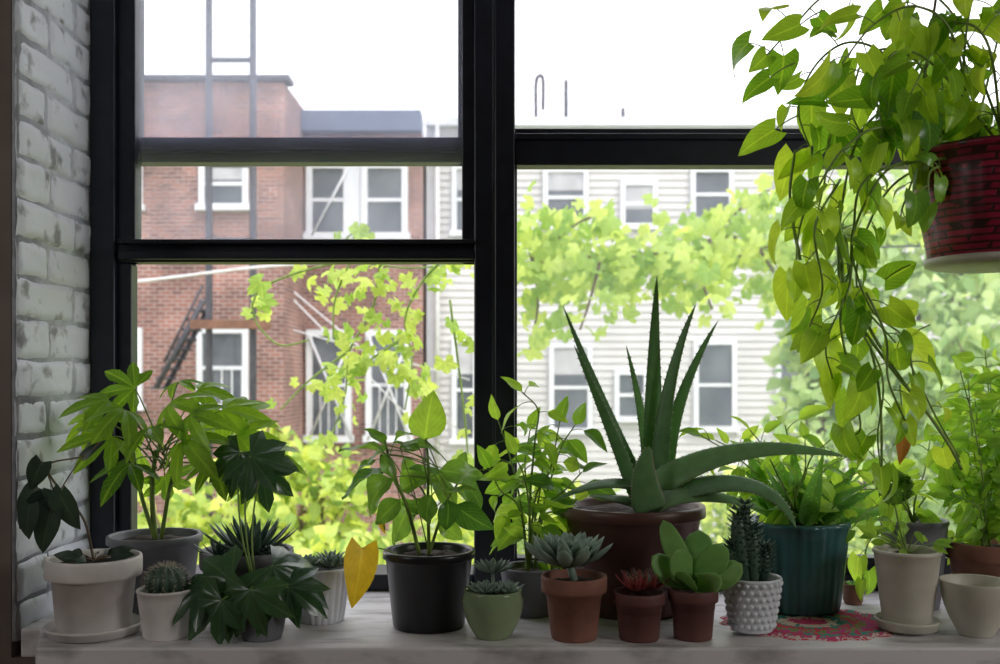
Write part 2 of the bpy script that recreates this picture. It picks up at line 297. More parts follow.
def pot(name, x, d, w, bw, ry, mat, style='plain', z0=SZ, saucer=0, soil=True, sm=None):
    """x px centre, d distance, w rim px, bw base px, ry rim image row px"""
    r=w*d/2000; rb=bw*d/2000; h=ZZ(ry,d)-z0; cx=XX(x,d); e=root(name,(cx,d,z0)); B=MB(); zb=0
    if saucer:
        S=MB(); lathe(S,cx,d,z0,[(rb*1.0,0),(rb*1.22,.002),(rb*1.3,.012),(rb*1.36,.014),(rb*1.3,.017),(rb*1.2,.008),(rb*1.0,.007)])
        S.obj('saucer',mat,e); zb=.007
    wall=lambda t: rb+(r-rb)*t
    if style=='collar':
        cz=h*.74; pr=[(rb*.96,zb),(rb,zb+.003),(wall(.7)*.93,cz-.001),(r*.93,cz),(r*.985,cz+.001),(r,cz+.005),(r*1.0,h-.004),(r*.985,h),(r*.93,h),(r*.91,h-.004),(r*.86,h-.03)]
    elif style=='lip':
        pr=[(rb*.96,zb),(rb,zb+.004),(wall(.88)*.96,h*.88),(r*.97,h*.89),(r,h*.90),(r,h-.003),(r*.985,h),(r*.92,h),(r*.9,h-.004),(r*.86,h-.03)]
    elif style=='bowl':
        pr=[(rb*.9,zb),(rb,zb+.003)]+[(rb+(r*1.06-rb)*math.sin(t*pi/2)**.8,zb+.004+(h*.8-.004)*t) for t in (.1,.25,.4,.6,.8,1)]+[(r*1.0,h*.95),(r*.99,h),(r*.92,h),(r*.90,h-.006),(r*.88,h-.03)]
    elif style=='openbowl':
        pr=[(rb*.9,zb),(rb,zb+.003)]+[(rb+(r-rb)*math.sin(t*pi/2)**.9,.004+(h-.006)*t) for t in (.15,.3,.5,.7,.9,1)]+[(r*.99,h),(r*.95,h-.002),(r*.85,h*.5),(rb*.8,h*.18),(rb*.2,h*.14)]
    else:
        pr=[(rb*.96,zb),(rb,zb+.003)]+[(wall(t),zb+t*(h-zb)) for t in (.2,.4,.6,.8,.94)]+[(r*1.02,h*.955),(r*1.02,h-.002),(r*.99,h),(r*.92,h),(r*.9,h-.004),(r*.85,h-.03)]
    mod=None; seg=56
    if style=='ribbed': mod=lambda a,z,i:(1+.045*abs(math.sin(a*11))) if i<8 else 1; seg=132
    if style=='facet': mod=lambda a,z,i:(1-.05*(1-abs(math.cos(a*4)))+.012*math.cos(a*32)) if i<9 else .97; seg=128
    lathe(B,cx,d,z0,pr,seg,mod)
    if style=='hobnail':
        rows=7
        for q in range(rows):
            zz=h*(.12+.78*q/(rows-1)); rr=wall(zz/h)
            for k in range(22):
                a=2*pi*(k+.5*(q%2))/22; c=Vector((cx+rr*math.cos(a),d+rr*math.sin(a),z0+zz)); s=h*.055
                o=Vector((math.cos(a),math.sin(a),0)); t=Vector((-math.sin(a),math.cos(a),0)); k2=Vector((0,0,1)); vs=[];fs=[]
                for (f,g) in ((1,0),(.8,.4),(.4,.65)):
                    for j in range(8): vs.append(c+(t*math.cos(j*pi/4)+k2*math.sin(j*pi/4))*s*f+o*s*g)
                vs.append(c+o*s*.72)
                for l in (0,1):
                    for j in range(8): fs.append((l*8+j,l*8+(j+1)%8,l*8+8+(j+1)%8,l*8+8+j))
                for j in range(8): fs.append((16+j,16+(j+1)%8,24))
                B.add(vs,fs)
    B.obj('pot',mat,e)
    if soil:
        S=MB(); vs=[(cx,d,z0+h-.008)];fs=[];n=28
        for q in (.33,.66,1):
            for k in range(n):
                a=2*pi*k/n; rr=r*.89*q*(.96 if style=='facet' else 1)
                vs.append((cx+rr*math.cos(a),d+rr*math.sin(a),z0+h-.01+(u(-.003,.004) if q<1 else -.003)))
        for k in range(n):
            fs.append((0,1+k,1+(k+1)%n))
            for l in (0,1): fs.append((1+l*n+k,1+(l+1)*n+k,1+(l+1)*n+(k+1)%n,1+l*n+(k+1)%n))
        S.add(vs,fs); S.obj('soil',M['soil'],e)
    return e, Vector((cx,d,z0+h-.008))
UP=Vector((0,0,1)); CAM=Vector((0,-1,0))
def stem_leaf(SB, LB, node, base, tip, wr=.6, shape='ovate', n=None, r=.0011, curl=.25, fold=.2, lmi=0, **k):
    mid=(node+base)/2+UP*(base-node).length*.12
    tube(SB,bez(node,mid,base,6),r,r*.75)
    L=(tip-base).length
    leaf(LB,base,tip-base,n if n else (UP*.5+CAM*.8+rv(.4)),L*1.04,L*wr,shape,curl,fold,mi=lmi,**k)
def sprig(SB, LB, path, step, L, wr, shape, r0=.002, r1=.001, pet=.4, hang=.3, lmi=0, start=0.0, nb=(UP*.6+CAM*.6), both=False, spread=1.0, curl=.3, jit=.3):
    P=catmull(path,8); tube(SB,P,r0,r1); acc=0; side=1; tot=sum((P[i+1]-P[i]).length for i in range(len(P)-1)); run=0
    for i in range(len(P)-1):
        sl=(P[i+1]-P[i]).length; acc+=sl; run+=sl
        if acc>=step and run>start*tot:
            acc=0; d=(P[i+1]-P[i]).normalized()
            for sd in ((1,-1) if both else (side,)):
                lat=d.cross(CAM); lat=(lat if lat.length>.2 else Vector((1,0,0))).normalized()
                o=(lat*sd*spread+rv(.55)+d*.4-UP*hang).normalized(); l=L*u(.6,1.2)
                b=P[i]+o*l*pet+UP*l*.08; tube(SB,bez(P[i],P[i]+o*l*pet*.5+UP*l*.12,b,4),r1*.8,r1*.6,5)
                dd=(o*.8-UP*hang*1.2+rv(jit)).normalized()
                leaf(LB,b,dd,nb+rv(.7),l,l*wr*u(.85,1.1),shape,curl*u(.4,1.8),u(.1,.45),ns=7,mi=lmi)
            side=-side
    e=P[-1]; d=(P[-1]-P[-3]).normalized()
    leaf(LB,e,d+rv(.2)-UP*hang*.4,nb+rv(.4),L*.8,L*wr*.75,shape,.2,.3,ns=7,mi=lmi)

# ================================================================== ROOM
WY=1.80; XL=-.734; XR=1.06; ZT=2.3; FY=1.53
b=MB(); b.box(-2.4,XL-.014,FY,1.92,0,2.7); b.box(XR,2.6,FY,1.92,0,2.7); b.box(XL-.014,XR,FY,1.92,0,SZ-.045); b.box(XL-.014,XR,FY,1.92,ZT,2.7)
b.obj('wall_front',M['wallin'],smooth=False)
b=MB(); b.box(-2.5,-2.4,-2.6,1.92,0,2.7); b.obj('wall_left',M['plaster'],smooth=False)
b=MB(); b.box(2.6,2.7,-2.6,1.92,0,2.7); b.obj('wall_right',M['plaster'],smooth=False)
b=MB(); b.box(-2.5,2.7,-2.7,-2.6,0,2.7); b.obj('wall_back',M['plaster'],smooth=False)
b=MB(); b.box(-2.5,2.7,-2.7,1.92,-.1,0); b.obj('floor',M['wood'],smooth=False)
b=MB(); b.box(-2.5,2.7,-2.7,1.92,2.7,2.8); b.obj('ceiling',M['plaster'],smooth=False)
# painted brick reveal
b=MB(); b.box(XL-.014,XL-.004,FY+.001,1.80,SZ-.02,ZT,1); z=SZ-.02; row=0
while z<ZT-.03:
    bh=u(.058,.065); q0=u(-.015,.015)
    ys=[FY-.004, FY+.10+q0, FY+.31] if row%2 else [FY-.004,FY+.205+q0,FY+.31]
    for y0,y1 in zip(ys,ys[1:]):
        y1=min(y1,1.80); g=u(.001,.003); j=u(-.002,.002); x1=XL+j
        nz=10; ny=16; vs=[];fs=[]; p1,p2,p3=u(0,6),u(0,6),u(0,6); tl=u(-.002,.002)
        for a in range(ny+1):
            for c in range(nz+1):
                s=a/ny; t=c/nz; e=min(s,1-s,.10)/.10; f=min(t,1-t,.15)/.15
                wob=.0007*math.sin(p1+s*7+t*4)+.0005*math.sin(p2+s*15-t*9)
                xx=x1-.006*(1-min(1,e)**.45*min(1,f)**.45)+wob+u(-.0004,.0004)+tl*t
                vs.append((xx,y0+g+(y1-y0-2*g)*s,z+g*.8+(bh-1.6*g)*t+.0012*math.sin(p3+s*6)))
        for a in range(ny):
            for c in range(nz):
                q=a*(nz+1)+c; fs.append((q,q+nz+1,q+nz+2,q+1))
        b.add(vs,fs)
    z+=bh; row+=1
b.obj('wall_brick_reveal',[M['pbrick'],M['pmortar']])
# window sill
poly=[(-.66,1.42),(XR-.0,1.42),(XR,1.86),(XL,1.86),(XL,FY-.001),(-.70,FY-.001)]
b=MB(); n=len(poly); b.add([(x,y,SZ-.045) for x,y in poly]+[(x,y,SZ) for x,y in poly],[tuple(range(n))[::-1],tuple(range(n,2*n))]+[(i,(i+1)%n,n+(i+1)%n,n+i) for i in range(n)])
bevel(b.obj('window_sill',M['sill'],smooth=False),.004)
# ---- window_1 (left double hung)
w1=root('window_1',(-.35,1.8,SZ)); 
b=MB()
b.box(XL,XX(114,1.79),1.79,1.90,SZ,ZT); b.box(XX(474,1.79),XX(494,1.79),1.79,1.90,SZ,ZT)
b.box(XL,XX(494,1.79),1.79,1.90,ZT-.04,ZT); b.box(XX(114,1.79),XX(474,1.79),1.80,1.90,SZ,SZ+.03)
b.box(XX(114,1.80),XX(130,1.80),1.806,1.84,SZ+.03,ZZ(262,1.80)-.001)
bevel(b.obj('frame',M['frame'],w1,False),.003)
b=MB() # raised lower sash
z1=ZZ(262,1.80); z2=ZT-.05
b.box(XX(114,1.80),XX(136,1.81),1.805,1.84,z1,z2); b.box(XX(462,1.81),XX(474,1.80),1.805,1.84,z1,z2)
b.box(XX(114,1.80),XX(474,1.80),1.803,1.842,z1,ZZ(241,1.80)); b.box(XX(117,1.775),XX(474,1.775),1.775,1.803,ZZ(243,1.775),ZZ(239,1.775))
b.box(XX(117,1.785),XX(474,1.785),1.787,1.803,ZZ(259,1.787),ZZ(250,1.787))
bevel(b.obj('lower_sash',M['frame'],w1,False),.002)
b=MB(); z1=ZZ(163,1.85)
b.box(XX(122,1.85),XX(139,1.85),1.845,1.88,z1,z2); b.box(XX(458,1.85),XX(473,1.85),1.845,1.88,z1,z2)
b.box(XX(122,1.85),XX(473,1.85),1.843,1.882,z1,ZZ(137,1.843)); b.box(XX(139,1.85),XX(458,1.85),1.835,1.845,ZZ(152,1.84),ZZ(148,1.84))
bevel(b.obj('upper_sash',M['frame'],w1,False),.002)
b=MB(); b.box(XX(134,1.82),XX(465,1.82),1.821,1.824,ZZ(250,1.82),z2); b.box(XX(137,1.86),XX(460,1.86),1.861,1.864,ZZ(150,1.86),z2); b.obj('panes',M['dirty'],w1,False)
# ---- window_2 (right)
w2=root('window_2',(.5,1.8,SZ)); b=MB()
b.box(XX(494,1.79)+.0005,XX(515,1.79),1.79,1.90,SZ,ZT); b.box(XR-.06,XR,1.79,1.90,SZ,ZT); b.box(XX(515,1.79),XR-.06,1.79,1.90,ZT-.04,ZT); b.box(XX(515,1.79),XR-.06,1.80,1.90,SZ,SZ+.03)
bevel(b.obj('frame',M['frame'],w2,False),.003)
b=MB(); x0=XX(515,1.79); x1=XR-.06
b.box(x0,x1,1.80,1.84,ZZ(165,1.80),ZZ(134,1.80)); b.box(x0,x1,1.845,1.875,ZZ(150,1.85),ZZ(129,1.85)); b.box(x0,x1,1.79,1.80,ZZ(139,1.79),ZZ(133,1.79))
b.box(x0,x0+.004,1.80,1.84,SZ+.03,ZZ(165,1.8)); b.box(x1-.03,x1,1.80,1.84,SZ+.03,ZZ(165,1.8)); b.box(x0,x1,1.80,1.84,SZ+.03,SZ+.06)
bevel(b.obj('sashes',M['frame'],w2,False),.002)
b=MB(); b.box(x0,x1,1.845,1.85,ZZ(169,1.845),ZZ(165,1.845)); b.obj('weather_strip',M['white'],w2,False)
b=MB(); b.box(x0+.002,x1-.02,1.82,1.823,SZ+.05,ZZ(150,1.82)); b.box(x0+.002,x1,1.861,1.864,ZZ(140,1.86),ZT-.05); b.obj('panes',M['clear'],w2,False)

# ================================================================== OUTSIDE
GZ=CZ-4.6
b=MB(); b.box(-40,40,1.95,60,GZ-.2,GZ); b.obj('garden_ground',M['grass'],smooth=False)
def ext_window(b, x0,x1,y0,y1,d, rail=True, casing=.09, grid=False, curtain=0):
    X0,X1,Z0,Z1=XX(x0,d),XX(x1,d),ZZ(y1,d),ZZ(y0,d); f=d-.10; c=casing
    b.box(X0+c,X1-c,d-.05,d-.005,Z0+c,Z1-c,2)
    b.box(X0,X0+c,f,d,Z0,Z1,1); b.box(X1-c,X1,f,d,Z0,Z1,1); b.box(X0+c,X1-c,f,d,Z1-c,Z1,1); b.box(X0-.05,X1+.05,f-.05,d,Z0-.04,Z0+c*.8,1)
    if rail: b.box(X0+c,X1-c,f+.02,d,(Z0+Z1)/2-.035,(Z0+Z1)/2+.035,1)
    if curtain: b.box(X0+c,X1-c,d-.06,d-.05,Z1-c-(Z1-Z0)*curtain,Z1-c,3)
    if grid:
        n=4
        for i in range(n+1):
            xx=X0+c+(X1-X0-2*c)*i/n; b.box(xx-.012,xx+.012,f-.01,f+.01,Z0+c,(Z0+Z1)/2,1)
e=root('brick_apartment_building',(XX(220,18),18,GZ)); b=MB(); d=18.2
b.box(XX(-40,d),XX(284,d),d,26,GZ,ZZ(82,d)); b.box(XX(284,d),XX(422,20),20,26,GZ,ZZ(132,20))
ext_window(b,200,249,160,209,d,True,.10,curtain=.3); ext_window(b,198,249,328,408,d,True,.10,grid=True); ext_window(b,112,143,160,209,d); ext_window(b,112,143,328,408,d)
ext_window(b,307,350,163,238,20,True,.12); ext_window(b,362,408,163,238,20,True,.12); ext_window(b,307,352,330,440,20,True,.12,grid=True); ext_window(b,366,411,330,440,20,True,.12,grid=True)
b.box(XX(350,20),XX(362,20),19.95,20,ZZ(238,20),ZZ(163,20),1)
b.box(XX(-40,d)-.1,XX(284,d)+.12,d-.15,d+.3,ZZ(82,d),ZZ(77,d),4); b.box(XX(284,d),XX(422,20),19.7,20.2,ZZ(134,20),ZZ(114,20),5)
b.obj('facade',[M['brick'],M['white'],M['pane'],M['curtain'],M['iron'],M['cornice']],e,False)
b=MB()
for (xa,ya,xb,yb) in ((309,440,352,335),(309,335,352,440),(368,440,410,335),(368,335,410,440),(312,235,348,168)):
    tube(b,[W(xa,ya,19.85),W(xb,yb,19.85)],.025,.025)
b.obj('window_gate',M['white'],e)
# siding house
e=root('clapboard_house',(XX(600,20.5),20.5,GZ)); b=MB(); d=20.5; xa,xb=XX(424,20)+.02,XX(1180,d); z=GZ; zt=ZZ(128,d); vs=[]
while z<zt:
    b.add([(xa,d-.03,z),(xb,d-.03,z),(xb,d,z+.15),(xa,d,z+.15),(xa,d,z),(xb,d,z)],[(0,1,2,3),(4,5,1,0)]); z+=.15
b.box(xa,xb,d+.001,27,GZ,zt); b.box(xa,xb,d-.25,d+.2,zt,ZZ(120,d),1)
b.box(xa,xa+.2,d-.08,d,GZ,zt,1)
for w in ((452,478,165,235),(543,588,168,228),(620,657,181,228),(690,733,168,222),(452,478,338,442),(549,592,343,432),(614,648,370,420),(693,736,340,430),(775,815,168,225),(775,815,345,430)):
    ext_window(b,*w,d,True,.10,curtain=R.choice((0,.3,.5)))
b.obj('facade',[M['siding'],M['white'],M['pane'],M['curtain'],M['iron']],e,False)
b=MB()
tube(b,[W(437,120,20.3),W(437,470,20.3)],.06,.06)
b.obj('drain_pipe',M['wire'],e)
for x,yt,yb in ((540,78,118),(566,80,121),(623,108,124)):
    b=MB()
    if x==540: tube(b,catmull([W(536,118,21),W(536,84,21),W(539,76,21),W(543,80,21),W(543,110,21)]),.04,.04)
    else: tube(b,[W(x,yb,21),W(x,yt,21)],.045,.045)
    b.obj('roof_pipe',M['iron'])
b=MB(); b.box(XX(200,34),XX(1250,34),34,36,GZ,ZZ(122,34)); b.obj('distant_building',M['white'],smooth=False)
e=root('fire_escape_ladder',(XX(230,15),15,GZ)); b=MB()
tube(b,[Vector((XX(209,15),15,GZ)),W(209,-120,15)],.055,.055,8); tube(b,[Vector((XX(253,15),15,GZ)),W(253,-120,15)],.055,.055,8)
for y in (-60,60,165,240): tube(b,[W(209,y,15),W(253,y,15)],.04,.04,8)
b.obj('rails',M['iron'],e)
b=MB(); b.box(XX(192,14.9),XX(271,14.9),14.8,14.93,ZZ(329,14.9),ZZ(320,14.9)); b.obj('crossbar',M['rust'],e,False)
e=root('fire_escape_stair',(XX(180,17),17,ZZ(385,17))); b=MB()
for o in (0,.5):
    tube(b,[W(156,388,17)+Vector((0,o,0)),W(203,300,17)+Vector((0,o,0))],.05,.05,6); tube(b,[W(164,362,17)+Vector((0,o,0)),W(203,285,17)+Vector((0,o,0))],.025,.025,6)
p=W(204,285,17); tube(b,[Vector((p.x,17.25,GZ)),Vector((p.x,17.25,p.z))],.04,.04)
for i in range(9):
    p=W(156+47*i/9,388-88*i/9,17); b.box(p.x-.1,p.x+.1,17,17.5,p.z-.02,p.z+.02)
b.obj('stair',M['iron'],e)
b=MB(); tube(b,catmull([W(60,288,12),W(150,280,12),W(250,268,12),W(330,262,12),W(480,250,12)]),.018,.018); b.obj('clothesline',M['wire'])
b=MB(); 
for ya,yb in ((292,440),(300,480),(330,380)): tube(b,[W(300-ya*.02,ya,11),W(470,yb,11)],.008,.008,4)
b.obj('utility_wire',M['wire'])

# grape vines
def rleaf_grape(B,c,s):
    lobed(B,c,Vector((u(-.7,.7),u(-.4,.4),u(-1,.1))),CAM*u(0,1)+UP*u(.1,1)+rv(.7),s,5,2.6,.6,u(.1,.7),sh=.86,wd=.28)
e=root('grapevine',W(640,250,5)); S=MB(); Lf=MB()
paths=[[W(505,245,4.8),W(560,268,4.9),W(640,272,5),W(720,262,5),W(800,235,5.1)],[W(505,235,5),W(600,258,5),W(700,245,5),W(820,215,5.1)],[W(540,255,5),W(575,225,5),W(605,212,5)],[W(600,262,4.8),W(590,300,4.8),W(580,330,4.8)],[W(690,262,4.8),W(705,290,4.8),W(712,310,4.8)],[W(700,250,5),W(745,205,5),W(770,190,5)],[W(530,250,5),W(538,300,5),W(530,350,5)],[W(760,250,5),W(790,300,5),W(800,350,5)],[W(820,215,5.1),W(900,210,5.2),W(1000,200,5.3)]]
for i,p in enumerate(paths):
    P=catmull(p,14); tube(S,P,.008,.005)
    for q in P:
        for _ in range(5 if i in(0,1,8) else 1):
            c=q+Vector((u(-.14,.14),u(-.25,.25),R.gauss(0,.10) if i in (0,1,8) else u(-.05,.05))); rleaf_grape(Lf,c,u(.04,.08))
g=W(492,300,5); tube(S,catmull([Vector((g.x,5,GZ)),Vector((g.x+.05,5,GZ+2)),W(495,300,5),W(505,240,4.9)]),.03,.015)
S.obj('stems',M['bark'],e); Lf.obj('leaves',M['grape'],e)
b=MB(); tube(b,[W(300,262,5.5),W(1150,240,5.5)],.006,.006)
for x in (489,1150): tube(b,[Vector((XX(x,5.5),5.5,GZ)),W(x,235,5.5)],.03,.03)
b.obj('trellis_wire',M['iron'])
e=root('grapevine',W(350,280,3)); S=MB(); Lf=MB()
paths=[[W(252,305,3.0),W(262,288,3),W(300,272,3),W(350,262,3),W(410,268,3),W(470,262,3.1)],[W(440,262,3),W(420,285,3),W(405,320,3),W(412,360,3),W(405,410,3)],[W(380,265,3),W(372,310,3),W(350,350,3),W(345,395,3),W(330,440,3)],[W(350,262,3),W(335,300,3),W(333,340,3)],[W(330,265,3.2),W(350,235,3.2),W(372,232,3.2)],[W(350,350,3),W(310,380,3),W(280,410,3)],[W(450,300,3),W(465,420,3),W(470,500,3)],[W(400,340,3),W(370,360,3),W(340,380,3)],[W(252,305,3),W(258,325,3),W(280,345,3),W(310,340,3)]]
cnt=[20,40,30,12,10,8,12,16,2]
for p,c_ in zip(paths,cnt):
    P=catmull(p,10); tube(S,P,.004,.0025)
    for k in range(c_):
        q=P[int(u(0,len(P)-1))]; rleaf_grape(Lf,q+Vector((u(-.05,.05),u(-.08,.08),u(-.06,.03))),u(.022,.05))
g=W(486,300,3); tube(S,catmull([Vector((g.x,3,GZ)),Vector((g.x,3,GZ+2)),g,W(470,262,3.1)]),.015,.006)
S.obj('stems',M['stem'],e); Lf.obj('leaves',M['grape'],e)
def mass(name,mat,blobs,size):
    c0=blobs[0]; e=root(name,W(c0[0],c0[1],c0[2])); Lf=MB(); S=MB()
    for (x,y,d,rx,rz,cnt) in blobs:
        C=W(x,y,d); a=rx*d/1000; c=rz*d/1000
        for _ in range(cnt):
            v=rv(1)
            while v.length>1 or v.length<.3: v=rv(1)
            p=C+Vector((v.x*a,v.y*a*.7,v.z*c)); 
            if p.z<GZ: continue
            s=size*u(.5,1.4)
            leaf(Lf,p,rv(1)+Vector((v.x,0,-.3))*.6,UP*.7+CAM*.5+rv(.9),s,s*u(.5,.9),'ovate',.3,.2,ns=4,nc=1)
        g=C.copy(); g.z=GZ; tube(S,catmull([g,(g+C)/2+Vector((.1,0,0)),C]),.07,.03)
        for _ in range(5): tube(S,catmull([(g+C)/2,C+rv(.2),C+Vector((u(-a,a)*.7,u(-a,a)*.4,u(-c,c)*.8))],4),.025,.01,5)
    S.obj('branches',M['bark'],e); Lf.obj('leaves',mat,e)
mass('garden_bush',M['bush'],[(300,520,8,75,85,800),(340,590,7,90,60,450),(230,540,9,60,80,450),(160,560,9,70,80,350),(265,450,10,35,30,160)],.13)
mass('garden_bush',M['bush'],[(560,590,8,110,110,800),(690,560,8.5,100,100,800),(430,590,8,80,80,450),(480,520,10,70,55,350),(780,520,9,90,90,700)],.13)
mass('garden_tree',M['tree'],[(905,330,12,120,130,1900),(860,470,11.5,110,110,1200),(1000,430,11,110,190,1400),(960,220,12,120,70,800),(810,250,12,60,60,550),(820,360,12,45,70,400)],.19)

# ================================================================== SILL PLANTS
# 1 white clay pot with philodendron
e,t=pot('potted_philodendron',94,1.50,92,70,556,M['whitepot'],'collar',saucer=1)
S=MB(); Lf=MB()
for base,tip,wr,dd in (((42,462),(28,490),.7,1.46),((60,495),(78,530),.68,1.44),((45,500),(18,532),.66,1.45),((38,488),(14,512),.65,1.47),((50,512),(40,555),.6,1.44),((84,456),(104,440),.4,1.5),((30,505),(22,540),.6,1.43),((52,490),(62,520),.6,1.46)):
    stem_leaf(S,Lf,W(56,505,1.47)+rv(.004),W(*base,dd),W(*tip,dd),wr,'heart',CAM+rv(.4))
tube(S,catmull([t,W(84,520,1.48),W(60,490,1.47),W(48,465,1.47),W(84,456,1.5),W(100,442,1.5)]),.002,.0012)
for k in range(9):
    a=u(0,6.28); b0=t+Vector((math.cos(a)*.025,math.sin(a)*.02,.008)); stem_leaf(S,Lf,t,b0,b0+Vector((math.cos(a)*.035,math.sin(a)*.02,u(-.002,.012))),.6,'ovate')
S.obj('stems',M['bark'],e); Lf.obj('leaves',M['purple'],e)
# 2 aralia
e,t=pot('potted_aralia',155,1.66,92,70,534,M['grey'],'lip'); S=MB(); Lf=MB()
trunk=catmull([t,W(152,490,1.66),W(156,450,1.65)]); tube(S,trunk,.005,.004); tube(S,catmull([t+Vector((.01,0,0)),W(172,480,1.65),W(190,440,1.64)]),.004,.003); tube(S,catmull([t,W(140,490,1.65),W(130,430,1.66)]),.004,.003)
for (x,y,dd,r_) in ((108,400,1.62,40),(135,388,1.66,36),(168,405,1.60,42),(198,390,1.66,34),(222,410,1.62,40),(150,428,1.57,44),(112,436,1.60,40),(185,440,1.55,44),(238,436,1.60,42),(95,418,1.66,34),(215,462,1.56,40),(258,452,1.62,38),(130,464,1.58,38),(165,476,1.66,34),(205,420,1.7,36),(240,412,1.68,32),(178,382,1.7,30),(140,450,1.7,34),(250,480,1.60,34),(125,410,1.56,38),(190,415,1.56,38)):
    c=W(x,y,dd); ax=W(160,460,1.65); o=(c-ax); o.z*=.25; tube(S,bez(ax+rv(.02),(ax+c)/2+UP*.02,c,6),.0016,.0011)
    lobed(Lf,c,o.normalized()*1.1+Vector((0,-.25,-.35)),UP*.75+CAM*u(.4,1.3)+rv(.3),r_*dd/1000*1.15,6 if R.random()<.5 else 5,2.2,.40,u(.3,.8),sh=.66,wd=.36)
S.obj('stems',M['stem'],e); Lf.obj('leaves',M['fatsia'],e)
# 3 small globe cactus
e,t=pot('potted_cactus',166,1.48,56,44,588,M['whitepot'],'plain'); C=MB(); SP=MB()
n=14; pr=[]; rc=.028
for i in range(13):
    a=-pi/2*.6+i/12*(pi/2*1.6); pr.append((max(rc*math.cos(a),.0012),.022+rc*.85*math.sin(a)))
lathe(C,t.x,t.y,t.z-.004,pr,112,lambda a,z,i:1+.09*math.cos(a*n))
for k in range(n):
    a=2*pi*k/n
    for (r_,z_) in pr[3:12]:
        o=Vector((math.cos(a),math.sin(a),(z_-.022)/rc)).normalized(); p=Vector((t.x+r_*1.08*math.cos(a),t.y+r_*1.08*math.sin(a),t.z-.004+z_))
        for _ in range(3): tube(SP,[p,p+(o+rv(.6)).normalized()*.008],.0004,.0001,3)
C.obj('body',M['spike'],e); SP.obj('spines',M['spine'],e)
# 4 dark rosette
e,t=pot('potted_agave',247,1.60,92,66,549,M['grey'],'collar'); C=MB()
rosette(C,t+Vector((.005,0,.002)),.078,5,10,.34,.12,tip=.35,sharp=True); rosette(C,t+Vector((-.04,-.02,0)),.04,3,7,.38,.12,sharp=True); rosette(C,t+Vector((.045,-.02,0)),.035,3,7,.38,.12,sharp=True); C.obj('leaves',M['spike'],e)
# 4b big dark lobed leaves spilling onto sill
e,t=pot('potted_fatsia',262,1.475,52,40,603,M['grey'],'plain'); S=MB(); Lf=MB()
for (x,y,dd,r_,dx,dz,k) in ((232,580,1.455,62,-.8,-.35,0),(272,566,1.46,60,.9,-.5,0),(222,600,1.43,44,-.5,-.9,0),(250,590,1.42,50,-.1,-.9,0),(205,588,1.46,44,-1,-.4,0),(288,588,1.45,40,.9,-.1,0),(250,456,1.5,46,.9,-.45,1),(262,470,1.52,38,.5,-.8,1),(240,452,1.53,40,-.3,-.4,1)):
    c=W(x,y,dd); tube(S,bez(t,(t+c)/2+(UP*.03 if not k else Vector((-.03,0,0))),c,8),.002,.0013)
    lobed(Lf,c,Vector((dx,-.15,dz)),CAM*.8+UP*.7+rv(.25),r_*dd/1000*1.1,6,2.2,.50,u(.3,.6),sh=.74,wd=.34)
S.obj('stems',M['stem'],e); Lf.obj('leaves',M['darkleaf'],e)
# 5 white ribbed pot
e,t=pot('potted_sedum',322,1.58,56,42,566,M['milk'],'ribbed'); C=MB()
for k in range(12): rosette(C,t+Vector((u(-.035,.035),u(-.03,.02),u(0,.016))),u(.018,.026),3,6,.26,.15)
C.obj('leaves',M['echev'],e)
# 6 black pot plant
e,t=pot('potted_eggplant',429,1.548,92,72,549,M['black'],'lip'); S=MB(); Lf=MB(); Y=MB()
tr=catmull([t+Vector((-.015,0,0)),W(408,510,1.53),W(392,470,1.53),W(385,440,1.53)]); tube(S,tr,.0035,.002); tr2=catmull([t,W(428,500,1.53),W(428,460,1.52),W(426,438,1.52)]); tube(S,tr2,.003,.0015)
tube(S,catmull([t,W(445,505,1.52),W(460,480,1.51)]),.0025,.0015)
stem_leaf(S,Lf,W(427,455,1.52),W(425,440,1.52),W(429,392,1.51),.86,'ovate',CAM+Vector((.2,0,.2)),lmi=1)
LL=[((388,455),(342,436)),((386,470),(335,488)),((392,478),(352,510)),((400,448),(440,436)),((384,445),(368,422)),((400,490),(430,470)),((415,500),(385,540)),((430,480),(470,500)),((432,495),(418,530)),((440,470),(488,478)),((455,490),(485,520)),((395,440),(415,425)),((448,500),(450,535)),((462,482),(490,505)),((375,460),(350,470)),((405,470),(445,475)),((420,450),(395,440)),((400,500),(372,525)),((455,475),(470,450)),((390,450),(362,455)),((445,485),(420,460)),((435,510),(400,505)),((455,505),(490,535)),((415,480),(400,455)),((440,520),(465,545)),((445,495),(475,485)),((380,455),(400,480))]
for b_,t_ in LL:
    dd=u(1.48,1.58); stem_leaf(S,Lf,(tr+tr2)[int(u(5,len(tr)+len(tr2)-1))],W(*b_,dd),W(*t_,dd),u(.55,.8),'ovate',UP*.9+CAM*.7+rv(.7),curl=u(.1,.7),fold=u(0,.5),wav=.11)
stem_leaf(S,Y,t+Vector((-.05,0,0)),W(362,548,1.50),W(355,607,1.48),.62,'heart',CAM+Vector((.5,0,.2)),curl=.15)
stem_leaf(S,Y,W(385,530,1.52),W(380,515,1.52),W(384,535,1.52),.5)
S.obj('stems',M['stem'],e); Lf.obj('leaves',[M['mid'],M['light']],e); Y.obj('yellow_leaf',M['yellow'],e)
# 7 celadon bowl w/ succulents
e,t=pot('potted_succulent',493,1.48,58,36,589,M['celadon'],'bowl'); C=MB()
rosette(C,t+Vector((-.012,-.01,.004)),.028,4,9,.28,.16); rosette(C,t+Vector((.02,-.008,.004)),.026,4,9,.26,.16)
tube(C,[t,t+Vector((0,.01,.03))],.003,.003); rosette(C,t+Vector((0,.01,.030)),.032,4,10,.20,.12); C.obj('leaves',M['echev'],e)
